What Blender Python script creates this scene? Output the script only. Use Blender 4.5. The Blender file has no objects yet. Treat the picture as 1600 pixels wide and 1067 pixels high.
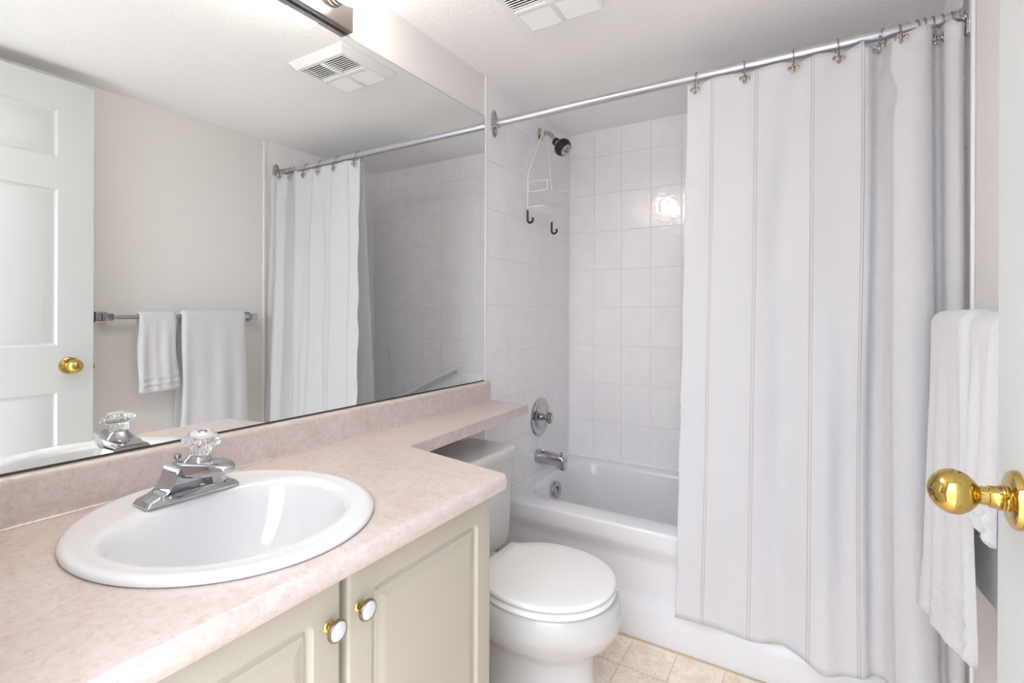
import bpy, bmesh, math, random
from mathutils import Vector, Matrix, geometry

random.seed(7)
sc = bpy.context.scene
COL = sc.collection
PI = math.pi

# ------------------------------------------------------------------ camera
YAW, ROLL, FPX, CY = 0.5479, 0.0034, 789.53, 489.5
CAM_H = 1.18
F = Vector((-math.sin(YAW), math.cos(YAW), 0))
R0 = Vector((math.cos(YAW), math.sin(YAW), 0))
U0 = Vector((0, 0, 1))
Rv = R0 * math.cos(ROLL) + U0 * math.sin(ROLL)
Uv = U0 * math.cos(ROLL) - R0 * math.sin(ROLL)
cam = bpy.data.cameras.new('camera')
cam_o = bpy.data.objects.new('camera', cam)
COL.objects.link(cam_o)
M = Matrix((Rv, Uv, -F)).transposed().to_4x4()
M.translation = Vector((1.19, 0.0, CAM_H))
cam_o.matrix_world = M
cam.sensor_width = 36.0
cam.lens = FPX / 1600 * 36.0
cam.shift_y = (CY - 533.5) / 1600
cam.clip_start = 0.02
sc.camera = cam_o

# ------------------------------------------------------------------ world, exposure
sc.view_settings.view_transform = 'Standard'
sc.view_settings.look = 'None'
sc.view_settings.gamma = 1.0
sc.view_settings.exposure = 0.66
w = bpy.data.worlds.new('daylight')
sc.world = w
w.use_nodes = True
w.node_tree.nodes['Background'].inputs[0].default_value = (0.90, 0.955, 1.05, 1)
# hall light comes mostly from above: brighter high up, dimmer towards the floor
_nt = w.node_tree
_tc = _nt.nodes.new('ShaderNodeTexCoord')
_sp = _nt.nodes.new('ShaderNodeSeparateXYZ')
_mr = _nt.nodes.new('ShaderNodeMapRange')
_mr.interpolation_type = 'SMOOTHSTEP'
for _k, _v in (('From Min', -0.25), ('From Max', 0.65), ('To Min', 1.7), ('To Max', 4.2)):
    _mr.inputs[_k].default_value = _v
_nt.links.new(_tc.outputs['Generated'], _sp.inputs[0])
_nt.links.new(_sp.outputs['Z'], _mr.inputs['Value'])
_nt.links.new(_mr.outputs[0], _nt.nodes['Background'].inputs[1])
BULB_POWER = 19.0
sc.cycles.use_denoising = True
sc.cycles.max_bounces = 12
sc.cycles.diffuse_bounces = 8
sc.cycles.glossy_bounces = 8
sc.cycles.transmission_bounces = 10
sc.cycles.sample_clamp_indirect = 6.0
sc.cycles.blur_glossy = 0.6

# room dimensions (metres): mirror wall x=0, tub wall y=DEPTH, floor z=0
WIDTH, DEPTH, CEIL = 1.527, 2.552, 2.162
FRONT = 0.10
TUB_Y = 1.80
TILE_Y = 1.737

# ------------------------------------------------------------------ materials
def nodes_of(name):
    m = bpy.data.materials.new(name)
    m.use_nodes = True
    nt = m.node_tree
    return m, nt, nt.nodes['Principled BSDF']

def P(name, col, rough=0.5, metal=0.0, coat=0.0, spec=0.5, ior=1.45, bump=None, trans=0.0, sheen=0.0, emit=None):
    m, nt, b = nodes_of(name)
    b.inputs['Base Color'].default_value = (*col, 1)
    b.inputs['Roughness'].default_value = rough
    b.inputs['Metallic'].default_value = metal
    b.inputs['Coat Weight'].default_value = coat
    b.inputs['Specular IOR Level'].default_value = spec
    b.inputs['IOR'].default_value = ior
    b.inputs['Transmission Weight'].default_value = trans
    b.inputs['Sheen Weight'].default_value = sheen
    if emit:
        b.inputs['Emission Color'].default_value = (*emit[0], 1)
        b.inputs['Emission Strength'].default_value = emit[1]
    if bump:
        scale, strength, dist = bump
        tc = nt.nodes.new('ShaderNodeTexCoord')
        nz = nt.nodes.new('ShaderNodeTexNoise')
        nz.inputs['Scale'].default_value = scale
        nz.inputs['Detail'].default_value = 3
        bp = nt.nodes.new('ShaderNodeBump')
        bp.inputs['Strength'].default_value = strength
        bp.inputs['Distance'].default_value = dist
        nt.links.new(tc.outputs['Object'], nz.inputs['Vector'])
        nt.links.new(nz.outputs['Fac'], bp.inputs['Height'])
        nt.links.new(bp.outputs['Normal'], b.inputs['Normal'])
    return m

class NT:
    """small helper for node maths"""
    def __init__(self, nt): self.nt = nt
    def n(self, t, **kw):
        x = self.nt.nodes.new(t)
        for k, v in kw.items(): setattr(x, k, v)
        return x
    def link(self, a, b): self.nt.links.new(a, b)
    def m(self, op, a, b=None, c=None, clamp=False):
        x = self.n('ShaderNodeMath', operation=op, use_clamp=clamp)
        for i, v in enumerate((a, b, c)):
            if v is None: continue
            if isinstance(v, (int, float)): x.inputs[i].default_value = v
            else: self.link(v, x.inputs[i])
        return x.outputs[0]
    def mix(self, fac, a, b):
        x = self.n('ShaderNodeMix', data_type='RGBA')
        if isinstance(fac, (int, float)): x.inputs[0].default_value = fac
        else: self.link(fac, x.inputs[0])
        for i, v in ((6, a), (7, b)):
            if isinstance(v, tuple): x.inputs[i].default_value = (*v, 1)
            else: self.link(v, x.inputs[i])
        return x.outputs[2]
    def noise(self, vec, scale, detail=2, rough=0.5, dist=0.0):
        x = self.n('ShaderNodeTexNoise')
        x.inputs['Scale'].default_value = scale
        x.inputs['Detail'].default_value = detail
        x.inputs['Roughness'].default_value = rough
        x.inputs['Distortion'].default_value = dist
        self.link(vec, x.inputs['Vector'])
        return x.outputs['Fac']
    def ramp(self, fac, stops):
        x = self.n('ShaderNodeValToRGB')
        e = x.color_ramp.elements
        while len(e) < len(stops): e.new(0.5)
        for el, (p, c) in zip(e, stops):
            el.position = p; el.color = (*c, 1) if len(c) == 3 else c
        self.link(fac, x.inputs[0])
        return x.outputs['Color']
    def smooth(self, v, lo, hi):
        x = self.n('ShaderNodeMapRange', interpolation_type='SMOOTHSTEP')
        x.inputs['From Min'].default_value = lo
        x.inputs['From Max'].default_value = hi
        self.link(v, x.inputs['Value'])
        return x.outputs[0]

def grid_line(h, coord, off, step, half):
    """1 on grout lines, 0 inside tiles"""
    a = h.m('SUBTRACT', coord, off)
    a = h.m('DIVIDE', a, step)
    fr = h.m('FRACT', a)
    d = h.m('MINIMUM', fr, h.m('SUBTRACT', 1.0, fr))
    d = h.m('MULTIPLY', d, step)
    cell = h.m('FLOOR', a)
    return h.m('SUBTRACT', 1.0, h.smooth(d, half * 0.4, half * 1.5)), cell

def tile_material(name, axis, off, step):
    m, nt, b = nodes_of(name)
    h = NT(nt)
    tc = h.n('ShaderNodeTexCoord')
    sp = h.n('ShaderNodeSeparateXYZ')
    h.link(tc.outputs['Object'], sp.inputs[0])
    lu, cu = grid_line(h, sp.outputs[axis], off, step, 0.0013)
    lv, cv = grid_line(h, sp.outputs['Z'], 0.4045, 0.2022, 0.0013)
    line = h.m('MAXIMUM', lu, lv)
    vec = tc.outputs['Object']
    # each tile has its own mottling
    cmb = h.n('ShaderNodeCombineXYZ')
    h.link(h.m('MULTIPLY', cu, 3.7), cmb.inputs[0]); h.link(h.m('MULTIPLY', cv, 5.3), cmb.inputs[1])
    add = h.n('ShaderNodeVectorMath', operation='ADD')
    h.link(vec, add.inputs[0]); h.link(cmb.outputs[0], add.inputs[1])
    n1 = h.noise(add.outputs[0], 9, 3, 0.6, 0.4)
    base = h.ramp(n1, [(0.3, (0.85, 0.83, 0.845)), (0.7, (0.89, 0.88, 0.89))])
    col = h.mix(h.m('MULTIPLY', line, 0.6), base, (0.69, 0.66, 0.65))
    h.link(col, b.inputs['Base Color'])
    rg = h.m('MULTIPLY_ADD', line, 0.4, 0.12)
    h.link(rg, b.inputs['Roughness'])
    n2 = h.noise(add.outputs[0], 22, 2, 0.5, 0.6)
    n3 = h.noise(add.outputs[0], 6, 1, 0.5, 0.3)
    hgt = h.m('ADD', h.m('MULTIPLY', n2, 0.0016), h.m('MULTIPLY', n3, 0.0022))
    hgt = h.m('SUBTRACT', hgt, h.m('MULTIPLY', line, 0.0010))
    bp = h.n('ShaderNodeBump')
    bp.inputs['Strength'].default_value = 0.8
    bp.inputs['Distance'].default_value = 1.0
    h.link(hgt, bp.inputs['Height'])
    h.link(bp.outputs[0], b.inputs['Normal'])
    return m

def laminate_material():
    m, nt, b = nodes_of('pink_marble_laminate')
    h = NT(nt)
    tc = h.n('ShaderNodeTexCoord')
    v = tc.outputs['Object']
    n1 = h.noise(v, 11, 6, 0.66, 0.6)
    n2 = h.noise(v, 75, 6, 0.68, 0.8)
    n3 = h.noise(v, 170, 3, 0.6, 0.5)
    c1 = h.ramp(n1, [(0.30, (0.66, 0.49, 0.43)), (0.47, (0.75, 0.61, 0.56)), (0.62, (0.79, 0.69, 0.645)), (0.8, (0.80, 0.72, 0.69))])
    c2 = h.ramp(n2, [(0.34, (0.60, 0.41, 0.36)), (0.47, (0.74, 0.60, 0.55)), (0.6, (0.81, 0.71, 0.67)), (0.72, (0.84, 0.77, 0.74))])
    c = h.mix(0.5, c1, c2)
    f3 = h.smooth(n3, 0.60, 0.74)
    c = h.mix(h.m('MULTIPLY', f3, 0.35), c, (0.50, 0.36, 0.31))
    hs = h.n('ShaderNodeHueSaturation'); hs.inputs['Value'].default_value = 0.80; hs.inputs['Saturation'].default_value = 0.85
    h.link(c, hs.inputs['Color']); c = hs.outputs[0]
    h.link(c, b.inputs['Base Color'])
    b.inputs['Roughness'].default_value = 0.28
    return m

def floor_material():
    m, nt, b = nodes_of('beige_vinyl_tile')
    h = NT(nt)
    tc = h.n('ShaderNodeTexCoord')
    sp = h.n('ShaderNodeSeparateXYZ')
    v = tc.outputs['Object']
    h.link(v, sp.inputs[0])
    lu, cu = grid_line(h, sp.outputs['X'], 0.616, 0.155, 0.0022)
    lv, cv = grid_line(h, sp.outputs['Y'], 1.800, 0.158, 0.0022)
    line = h.m('MAXIMUM', lu, lv)
    n1 = h.noise(v, 14, 5, 0.65, 0.5)
    n2 = h.noise(v, 95, 5, 0.72, 0.3)
    wn = h.n('ShaderNodeTexWhiteNoise', noise_dimensions='2D')
    cmb = h.n('ShaderNodeCombineXYZ')
    h.link(cu, cmb.inputs[0]); h.link(cv, cmb.inputs[1]); h.link(cmb.outputs[0], wn.inputs[0])
    c1 = h.ramp(n1, [(0.3, (0.60, 0.48, 0.375)), (0.55, (0.73, 0.625, 0.53)), (0.75, (0.79, 0.71, 0.64))])
    spk = h.smooth(n2, 0.54, 0.66)
    c = h.mix(h.m('MULTIPLY', spk, 0.75), c1, (0.44, 0.31, 0.21))
    c = h.mix(h.m('MULTIPLY', wn.outputs[0], 0.18), c, (0.62, 0.50, 0.40))
    c = h.mix(h.m('MULTIPLY', line, 0.7), c, (0.52, 0.38, 0.29))
    hs = h.n('ShaderNodeHueSaturation'); hs.inputs['Value'].default_value = 1.38; hs.inputs['Saturation'].default_value = 0.92
    h.link(c, hs.inputs['Color']); c = hs.outputs[0]
    h.link(c, b.inputs['Base Color'])
    b.inputs['Roughness'].default_value = 0.38
    bp = h.n('ShaderNodeBump')
    bp.inputs['Strength'].default_value = 0.4
    bp.inputs['Distance'].default_value = 1.0
    h.link(h.m('MULTIPLY_ADD', line, -0.0012, h.m('MULTIPLY', n2, 0.0006)), bp.inputs['Height'])
    h.link(bp.outputs[0], b.inputs['Normal'])
    return m

STRIPE0, STRIPE_STEP = 0.078, 0.137
def curtain_material():
    m, nt, b = nodes_of('white_waffle_cotton')
    h = NT(nt)
    uv = h.n('ShaderNodeUVMap'); uv.uv_map = 'cloth'
    sp = h.n('ShaderNodeSeparateXYZ')
    h.link(uv.outputs[0], sp.inputs[0])
    u, v = sp.outputs['X'], sp.outputs['Y']
    a = h.m('FRACT', h.m('DIVIDE', h.m('SUBTRACT', u, STRIPE0 - STRIPE_STEP / 2), STRIPE_STEP))
    d = h.m('MULTIPLY', h.m('ABSOLUTE', h.m('SUBTRACT', a, 0.5)), STRIPE_STEP)     # distance to the pair's centre
    d2 = h.m('ABSOLUTE', h.m('SUBTRACT', d, 0.0034))
    line = h.m('SUBTRACT', 1.0, h.smooth(d2, 0.0007, 0.0015))
    vec = uv.outputs[0]
    dash = h.noise(vec, 160, 2, 0.6)
    line = h.m('MULTIPLY', line, h.m('MULTIPLY_ADD', dash, 0.5, 0.5))
    col = h.mix(line, (0.85, 0.85, 0.875), (0.46, 0.40, 0.29))
    h.link(col, b.inputs['Base Color'])
    b.inputs['Roughness'].default_value = 0.85
    b.inputs['Sheen Weight'].default_value = 0.15
    # horizontal ribs of the weave with finer vertical threads, smooth in the hem at the top
    rib = h.m('SINE', h.m('MULTIPLY', v, 2 * PI / 0.0058))
    thr = h.m('SINE', h.m('MULTIPLY', u, 2 * PI / 0.0046))
    nz = h.noise(vec, 40, 3, 0.6)
    body = h.m('SUBTRACT', 1.0, h.smooth(v, 1.755, 1.765))
    ht = h.m('MULTIPLY', h.m('ADD', h.m('MULTIPLY', rib, 0.0006), h.m('MULTIPLY', thr, 0.0003)), body)
    ht = h.m('ADD', ht, h.m('MULTIPLY', nz, 0.0035))
    bp = h.n('ShaderNodeBump')
    bp.inputs['Strength'].default_value = 0.6
    bp.inputs['Distance'].default_value = 1.0
    h.link(ht, bp.inputs['Height'])
    h.link(bp.outputs[0], b.inputs['Normal'])
    tr = h.n('ShaderNodeBsdfTranslucent')
    tr.inputs[0].default_value = (0.9, 0.9, 0.9, 1)
    mx = h.n('ShaderNodeMixShader')
    mx.inputs[0].default_value = 0.38
    h.link(b.outputs[0], mx.inputs[1]); h.link(tr.outputs[0], mx.inputs[2])
    h.link(mx.outputs[0], nt.nodes['Material Output'].inputs[0])
    return m

def liner_material():
    m, nt, b = nodes_of('white_vinyl_liner')
    h = NT(nt)
    b.inputs['Base Color'].default_value = (0.84, 0.845, 0.86, 1)
    b.inputs['Roughness'].default_value = 0.4
    tr = h.n('ShaderNodeBsdfTranslucent')
    tr.inputs[0].default_value = (0.9, 0.9, 0.91, 1)
    mx = h.n('ShaderNodeMixShader')
    mx.inputs[0].default_value = 0.75
    h.link(b.outputs[0], mx.inputs[1]); h.link(tr.outputs[0], mx.inputs[2])
    h.link(mx.outputs[0], nt.nodes['Material Output'].inputs[0])
    return m

def terry_material():
    m, nt, b = nodes_of('white_terry_cloth')
    h = NT(nt)
    tc = h.n('ShaderNodeTexCoord')
    n1 = h.noise(tc.outputs['Object'], 420, 3, 0.7)
    n2 = h.noise(tc.outputs['Object'], 60, 3, 0.6)
    c = h.ramp(n1, [(0.3, (0.61, 0.61, 0.63)), (0.6, (0.70, 0.70, 0.72))])
    h.link(c, b.inputs['Base Color'])
    b.inputs['Roughness'].default_value = 0.95
    b.inputs['Sheen Weight'].default_value = 0.4
    bp = h.n('ShaderNodeBump')
    bp.inputs['Strength'].default_value = 0.7
    bp.inputs['Distance'].default_value = 1.0
    h.link(h.m('ADD', h.m('MULTIPLY', n1, 0.0030), h.m('MULTIPLY', n2, 0.0030)), bp.inputs['Height'])
    h.link(bp.outputs[0], b.inputs['Normal'])
    return m

def ceiling_material():
    m, nt, b = nodes_of('textured_ceiling')
    h = NT(nt)
    tc = h.n('ShaderNodeTexCoord')
    n1 = h.noise(tc.outputs['Object'], 95, 4, 0.6, 0.3)
    n2 = h.noise(tc.outputs['Object'], 260, 2, 0.6)
    b.inputs['Base Color'].default_value = (0.94, 0.93, 0.92, 1)
    b.inputs['Roughness'].default_value = 0.8
    bp = h.n('ShaderNodeBump')
    bp.inputs['Strength'].default_value = 0.42
    bp.inputs['Distance'].default_value = 1.0
    h.link(h.m('ADD', h.m('MULTIPLY', n1, 0.0045), h.m('MULTIPLY', n2, 0.0012)), bp.inputs['Height'])
    h.link(bp.outputs[0], b.inputs['Normal'])
    return m

MAT = dict(
    wall=P('wall_paint', (0.78, 0.757, 0.745), 0.55, bump=(180, 0.15, 0.001)),
    ceiling=ceiling_material(),
    tile_side=tile_material('ceramic_tile_side', 'Y', 1.891, 0.152),
    tile_back=tile_material('ceramic_tile_back', 'X', 0.150, 0.1523),
    laminate=laminate_material(),
    floor=floor_material(),
    curtain=curtain_material(),
    terry=terry_material(),
    trim=P('white_trim', (0.87, 0.86, 0.855), 0.3),
    liner=liner_material(),
    mirror=P('mirror_silver', (0.885, 0.905, 0.895), 0.0, 1.0),
    mirror_edge=P('mirror_edge', (0.05, 0.045, 0.04), 0.3),
    porcelain=P('white_porcelain', (0.73, 0.735, 0.75), 0.07, coat=0.3),
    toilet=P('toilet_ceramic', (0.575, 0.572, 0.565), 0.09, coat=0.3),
    seat=P('toilet_seat_plastic', (0.82, 0.82, 0.81), 0.22),
    tub=P('enamelled_tub', (0.79, 0.79, 0.815), 0.12, coat=0.2),
    chrome=P('chrome', (0.50, 0.50, 0.52), 0.06, 1.0),
    nickel=P('brushed_nickel', (0.36, 0.315, 0.26), 0.2, 1.0),
    plate=P('satin_lamp_plate', (0.50, 0.45, 0.42), 0.22, 1.0),
    rod=P('satin_aluminium', (0.64, 0.64, 0.68), 0.34, 1.0),
    brass=P('polished_brass', (0.58, 0.41, 0.12), 0.06, 1.0),
    cream=P('cream_cabinet_foil', (0.455, 0.42, 0.348), 0.33),
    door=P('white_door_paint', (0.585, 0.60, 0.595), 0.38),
    vent=P('white_vent_plastic', (0.87, 0.87, 0.875), 0.4),
    dark=P('painted_vent_shade', (0.012, 0.011, 0.011), 0.8),  # near-black colour standing in for the shade inside the vent
    black=P('black_plastic', (0.015, 0.015, 0.018), 0.35),
    rubber=P('dark_rubber', (0.012, 0.012, 0.016), 0.4),
    grey=P('warm_grey_plastic', (0.50, 0.45, 0.38), 0.35),
    old_caulk=P('discoloured_caulk', (0.66, 0.55, 0.38), 0.5),
    tape=P('yellowed_tape', (0.72, 0.65, 0.42), 0.45),
    wire=P('white_coated_wire', (0.86, 0.86, 0.86), 0.3),
    acrylic=P('clear_acrylic', (0.97, 0.97, 0.965), 0.03, ior=1.47, trans=1.0),
    knob_white=P('knob_ceramic', (0.60, 0.605, 0.62), 0.15, coat=0.3),
    frost=P('pale_plastic', (0.62, 0.605, 0.60), 0.12, coat=0.5),
    bulb=P('lit_bulb_glass', (0.9, 0.9, 0.9), 0.2, emit=((1.0, 0.92, 0.82), BULB_POWER)),
    ceramic_white=P('glazed_white', (0.84, 0.84, 0.83), 0.15, coat=0.2),
    screw=P('steel_screw', (0.35, 0.35, 0.36), 0.3, 1.0),
    caulk=P('white_caulk', (0.86, 0.85, 0.85), 0.45),
)

# ------------------------------------------------------------------ object helpers
ORIGIN = {}

def obj(name, bm, mat, parent=None, angle=35, smooth=True, label=None):
    bmesh.ops.remove_doubles(bm, verts=bm.verts, dist=1e-6)
    bmesh.ops.recalc_face_normals(bm, faces=bm.faces)
    o_off = ORIGIN[parent.name] if parent is not None else Vector((0, 0, 0))
    if o_off.length > 0:
        for v in bm.verts: v.co -= o_off
    me = bpy.data.meshes.new(name)
    bm.to_mesh(me); bm.free()
    if smooth:
        me.polygons.foreach_set('use_smooth', [True] * len(me.polygons))
        me.set_sharp_from_angle(angle=math.radians(angle))
    mats = mat if isinstance(mat, (list, tuple)) else [mat]
    for mm in mats: me.materials.append(MAT[mm])
    o = bpy.data.objects.new(name, me)
    COL.objects.link(o)
    if parent is not None:
        o.parent = parent
    ORIGIN[o.name] = o_off
    if label: o['label'] = label
    return o

def tag(o, label, cat, group=None):
    o['label'] = label; o['category'] = cat
    if group: o['group'] = group
    return o

def thing(name, loc, label, cat, group=None):
    o = bpy.data.objects.new(name, None)
    COL.objects.link(o)
    o.empty_display_size = 0.05
    o.location = loc
    ORIGIN[o.name] = Vector(loc)
    return tag(o, label, cat, group)

def struct(name, bm, mat, **kw):
    o = obj(name, bm, mat, **kw)
    o['kind'] = 'structure'
    return o

def box(bm, lo, hi, bev=0.0, seg=2):
    r = bmesh.ops.create_cube(bm, size=1.0)
    vs = r['verts']
    c = [(a + b) / 2 for a, b in zip(lo, hi)]
    s = [abs(b - a) for a, b in zip(lo, hi)]
    for v in vs:
        v.co = Vector((c[0] + v.co.x * s[0], c[1] + v.co.y * s[1], c[2] + v.co.z * s[2]))
    if bev > 0:
        es = set()
        for v in vs: es.update(v.link_edges)
        bmesh.ops.bevel(bm, geom=list(es), offset=bev, segments=seg, affect='EDGES', profile=0.5)
    return bm

def B(lo, hi, bev=0.0, seg=2):
    return box(bmesh.new(), lo, hi, bev, seg)

def loft(bm, rings, cap0=True, cap1=True, closed=True):
    vr = [[bm.verts.new(p) for p in r] for r in rings]
    n = len(vr[0])
    for a, b in zip(vr[:-1], vr[1:]):
        for i in range(n if closed else n - 1):
            j = (i + 1) % n
            bm.faces.new((a[i], a[j], b[j], b[i]))
    if cap0: bm.faces.new(list(reversed(vr[0])))
    if cap1: bm.faces.new(vr[-1])
    return vr

def frame_for(d):
    d = d.normalized()
    a = Vector((0, 0, 1)) if abs(d.z) < 0.9 else Vector((1, 0, 0))
    u = d.cross(a).normalized()
    return u, d.cross(u).normalized()

def tube(bm, pts, r, n=10, cap=True, closed=False):
    pts = [Vector(p) for p in pts]
    rings = []
    u = None
    L = len(pts)
    for i, p in enumerate(pts):
        if closed:
            d = pts[(i + 1) % L] - pts[i - 1]
        else:
            d = pts[min(i + 1, L - 1)] - pts[max(i - 1, 0)]
        d = d.normalized()
        if u is None:
            u, v = frame_for(d)
        else:
            u = (u - d * u.dot(d)).normalized(); v = d.cross(u)
        rr = r[i] if isinstance(r, (list, tuple)) else r
        rings.append([p + (u * math.cos(2 * PI * k / n) + v * math.sin(2 * PI * k / n)) * rr for k in range(n)])
    if closed:
        rings.append(rings[0])
        loft(bm, rings, False, False)
    else:
        loft(bm, rings, cap, cap)
    return bm

def lathe(bm, origin, axis, prof, n=32, lobes=None):
    """prof: (distance along axis, radius); lobes=(count, depth) flutes the radius"""
    origin = Vector(origin); axis = Vector(axis).normalized()
    u, v = frame_for(axis)
    rings = []
    for t, r in prof:
        ring = []
        for k in range(n):
            a = 2 * PI * k / n
            rr = max(r, 1e-5)
            if lobes: rr *= 1 + lobes[1] * math.cos(lobes[0] * a)
            ring.append(origin + axis * t + (u * math.cos(a) + v * math.sin(a)) * rr)
        rings.append(ring)
    loft(bm, rings)
    return bm

def ball(bm, c, r, nu=24, nv=12, scale=(1, 1, 1)):
    rr = bmesh.ops.create_uvsphere(bm, u_segments=nu, v_segments=nv, radius=r)
    for v in rr['verts']:
        v.co = Vector((v.co.x * scale[0] + c[0], v.co.y * scale[1] + c[1], v.co.z * scale[2] + c[2]))
    return bm

def catmull(pts, n):
    """dense points along a Catmull-Rom spline"""
    pts = [Vector(p) for p in pts]
    out = []
    for i in range(len(pts) - 1):
        p0 = pts[i - 1] if i > 0 else pts[0] * 2 - pts[1]
        p1, p2 = pts[i], pts[i + 1]
        p3 = pts[i + 2] if i + 2 < len(pts) else pts[-1] * 2 - pts[-2]
        for k in range(n):
            t = k / n
            out.append(0.5 * ((2 * p1) + (p2 - p0) * t + (2 * p0 - 5 * p1 + 4 * p2 - p3) * t * t + (3 * p1 - p0 - 3 * p2 + p3) * t ** 3))
    out.append(pts[-1])
    return out

def rrect(cx, cy, hx, hy, r, n=6):
    """rounded rectangle outline (2-D)"""
    r = max(min(r, hx, hy), 1e-5)
    pts = []
    for qx, qy, a0 in ((1, 1, 0), (-1, 1, PI / 2), (-1, -1, PI), (1, -1, 1.5 * PI)):
        for k in range(n + 1):
            a = a0 + PI / 2 * k / n
            pts.append((cx + qx * (hx - r) + r * math.cos(a), cy + qy * (hy - r) + r * math.sin(a)))
    return pts

def flat_with_hole(bm, outer, holes, z):
    loops = [[Vector((x, y, 0)) for x, y in outer]] + [[Vector((x, y, 0)) for x, y in h] for h in holes]
    tris = geometry.tessellate_polygon(loops)
    vs = [bm.verts.new((p.x, p.y, z)) for l in loops for p in l]
    for t in tris:
        try: bm.faces.new([vs[i] for i in t])
        except ValueError: pass
    return vs

# ------------------------------------------------------------------ room shell
T = 0.10
struct('floor', B((-T, -0.6, -0.05), (WIDTH + T, DEPTH + T, 0)), 'floor', smooth=False)
struct('ceiling', B((-T, -0.02, CEIL), (WIDTH + T, DEPTH + T, CEIL + 0.05)), 'ceiling', smooth=False)
struct('wall_left', B((-T, FRONT, 0), (0, DEPTH + T, CEIL)), 'wall', smooth=False)
struct('wall_right', B((WIDTH, -0.02, 0), (WIDTH + T, DEPTH + T, CEIL)), 'wall', smooth=False)
struct('wall_back', B((0, DEPTH + 0.004, 0), (WIDTH, DEPTH + T, CEIL)), 'wall', smooth=False)
bm = bmesh.new()
box(bm, (-T, -0.02, 0), (0.60, FRONT, CEIL))
box(bm, (1.45, -0.02, 0), (WIDTH, FRONT, CEIL))
box(bm, (0.60, -0.02, 2.13), (1.45, FRONT, CEIL))
struct('wall_front', bm, 'wall', smooth=False)
struct('wall_left_tile', B((0, TILE_Y, 0.40), (0.004, DEPTH + 0.004, CEIL)), 'tile_side', smooth=False)
struct('wall_right_tile', B((WIDTH - 0.004, 1.727, 0.40), (WIDTH, DEPTH + 0.004, CEIL)), 'tile_side', smooth=False)
struct('wall_back_tile', B((0.004, DEPTH, 0.40), (WIDTH - 0.004, DEPTH + 0.004, CEIL)), 'tile_back', smooth=False)
# rounded trim strips that end the tiling, door frame, baseboards, caulk lines
struct('trim_1', B((0, TILE_Y - 0.014, 0.0), (0.007, TILE_Y, CEIL), 0.003, 3), 'trim')
struct('trim_2', B((WIDTH - 0.009, 1.711, 0.0), (WIDTH, 1.727, CEIL), 0.004, 3), 'trim')
bm = bmesh.new()
box(bm, (0.600, -0.03, 0), (0.622, FRONT + 0.001, 2.13), 0.002)
box(bm, (1.428, -0.03, 0), (1.450, FRONT + 0.001, 2.13), 0.002)
box(bm, (0.622, -0.03, 2.108), (1.428, FRONT + 0.001, 2.13), 0.002)
struct('trim_3', bm, 'door')
struct('baseboard_right', B((WIDTH - 0.012, FRONT, 0), (WIDTH, 1.709, 0.085), 0.004), 'door')
bm = bmesh.new()
tube(bm, [(0.007, TUB_Y, 0.408), (0.007, DEPTH - 0.003, 0.408), (WIDTH - 0.007, DEPTH - 0.003, 0.408), (WIDTH - 0.007, TUB_Y, 0.408)], 0.0045, 8)
for x_ in (0.006, WIDTH - 0.006): tube(bm, [(x_, DEPTH - 0.002, 0.41), (x_, DEPTH - 0.002, CEIL - 0.001)], 0.0035, 8)
struct('trim_4', bm, 'caulk')
struct('trim_5', B((0.26, TUB_Y - 0.006, 0.0), (1.52, TUB_Y + 0.004, 0.002), 0.0008), 'old_caulk')

# ------------------------------------------------------------------ wall mirror
mir = thing('wall_mirror', (0, 0.9, 0.903), 'large frameless wall mirror above the pink countertop', 'mirror')
obj('mirror_backing', B((0.0005, FRONT + 0.003, 0.9005), (0.0046, 1.7225, 1.9905)), 'mirror_edge', mir, smooth=False, label='thin dark mirror edge')
obj('mirror_glass', B((0.0044, FRONT + 0.0045, 0.9045), (0.0050, 1.7205, 1.989)), 'mirror', mir, smooth=False)

# ------------------------------------------------------------------ vanity light bar
BAR_Z0, BAR_Z1, BAR_END = 1.9925, 2.135, 1.011
vl = thing('vanity_light', (0, 0.68, BAR_Z0), 'metal light bar with round globe bulbs on the wall above the mirror', 'wall light')
bm = B((0.0, 0.35, BAR_Z0), (0.030, BAR_END, BAR_Z1), 0.002)
obj('back_plate', bm, 'plate', vl)
for y in (0.937, 0.770, 0.603, 0.436):
    zc = 2.062
    so = obj('lamp_socket', lathe(bmesh.new(), (0.0305, y, zc), (1, 0, 0), [(0, 0.031), (0.004, 0.031), (0.005, 0.0290), (0.014, 0.0285), (0.0145, 0.0297), (0.017, 0.0297), (0.0175, 0.0285), (0.028, 0.0280), (0.0285, 0.0175)], 32), 'plate', vl)
    bb = bmesh.new()
    prof = [(0.0, 0.016), (0.006, 0.0175)]
    rc = 0.0475
    cx0 = 0.0590 + 0.044
    for k in range(17):
        a = 0.40 + (PI - 0.40) * k / 16
        prof.append((cx0 - 0.059 - rc * math.cos(a) + 0.0, rc * math.sin(a)))
    lathe(bb, (0.0592, y, zc), (1, 0, 0), prof, 32)
    obj('globe_bulb', bb, 'bulb', vl)

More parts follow.
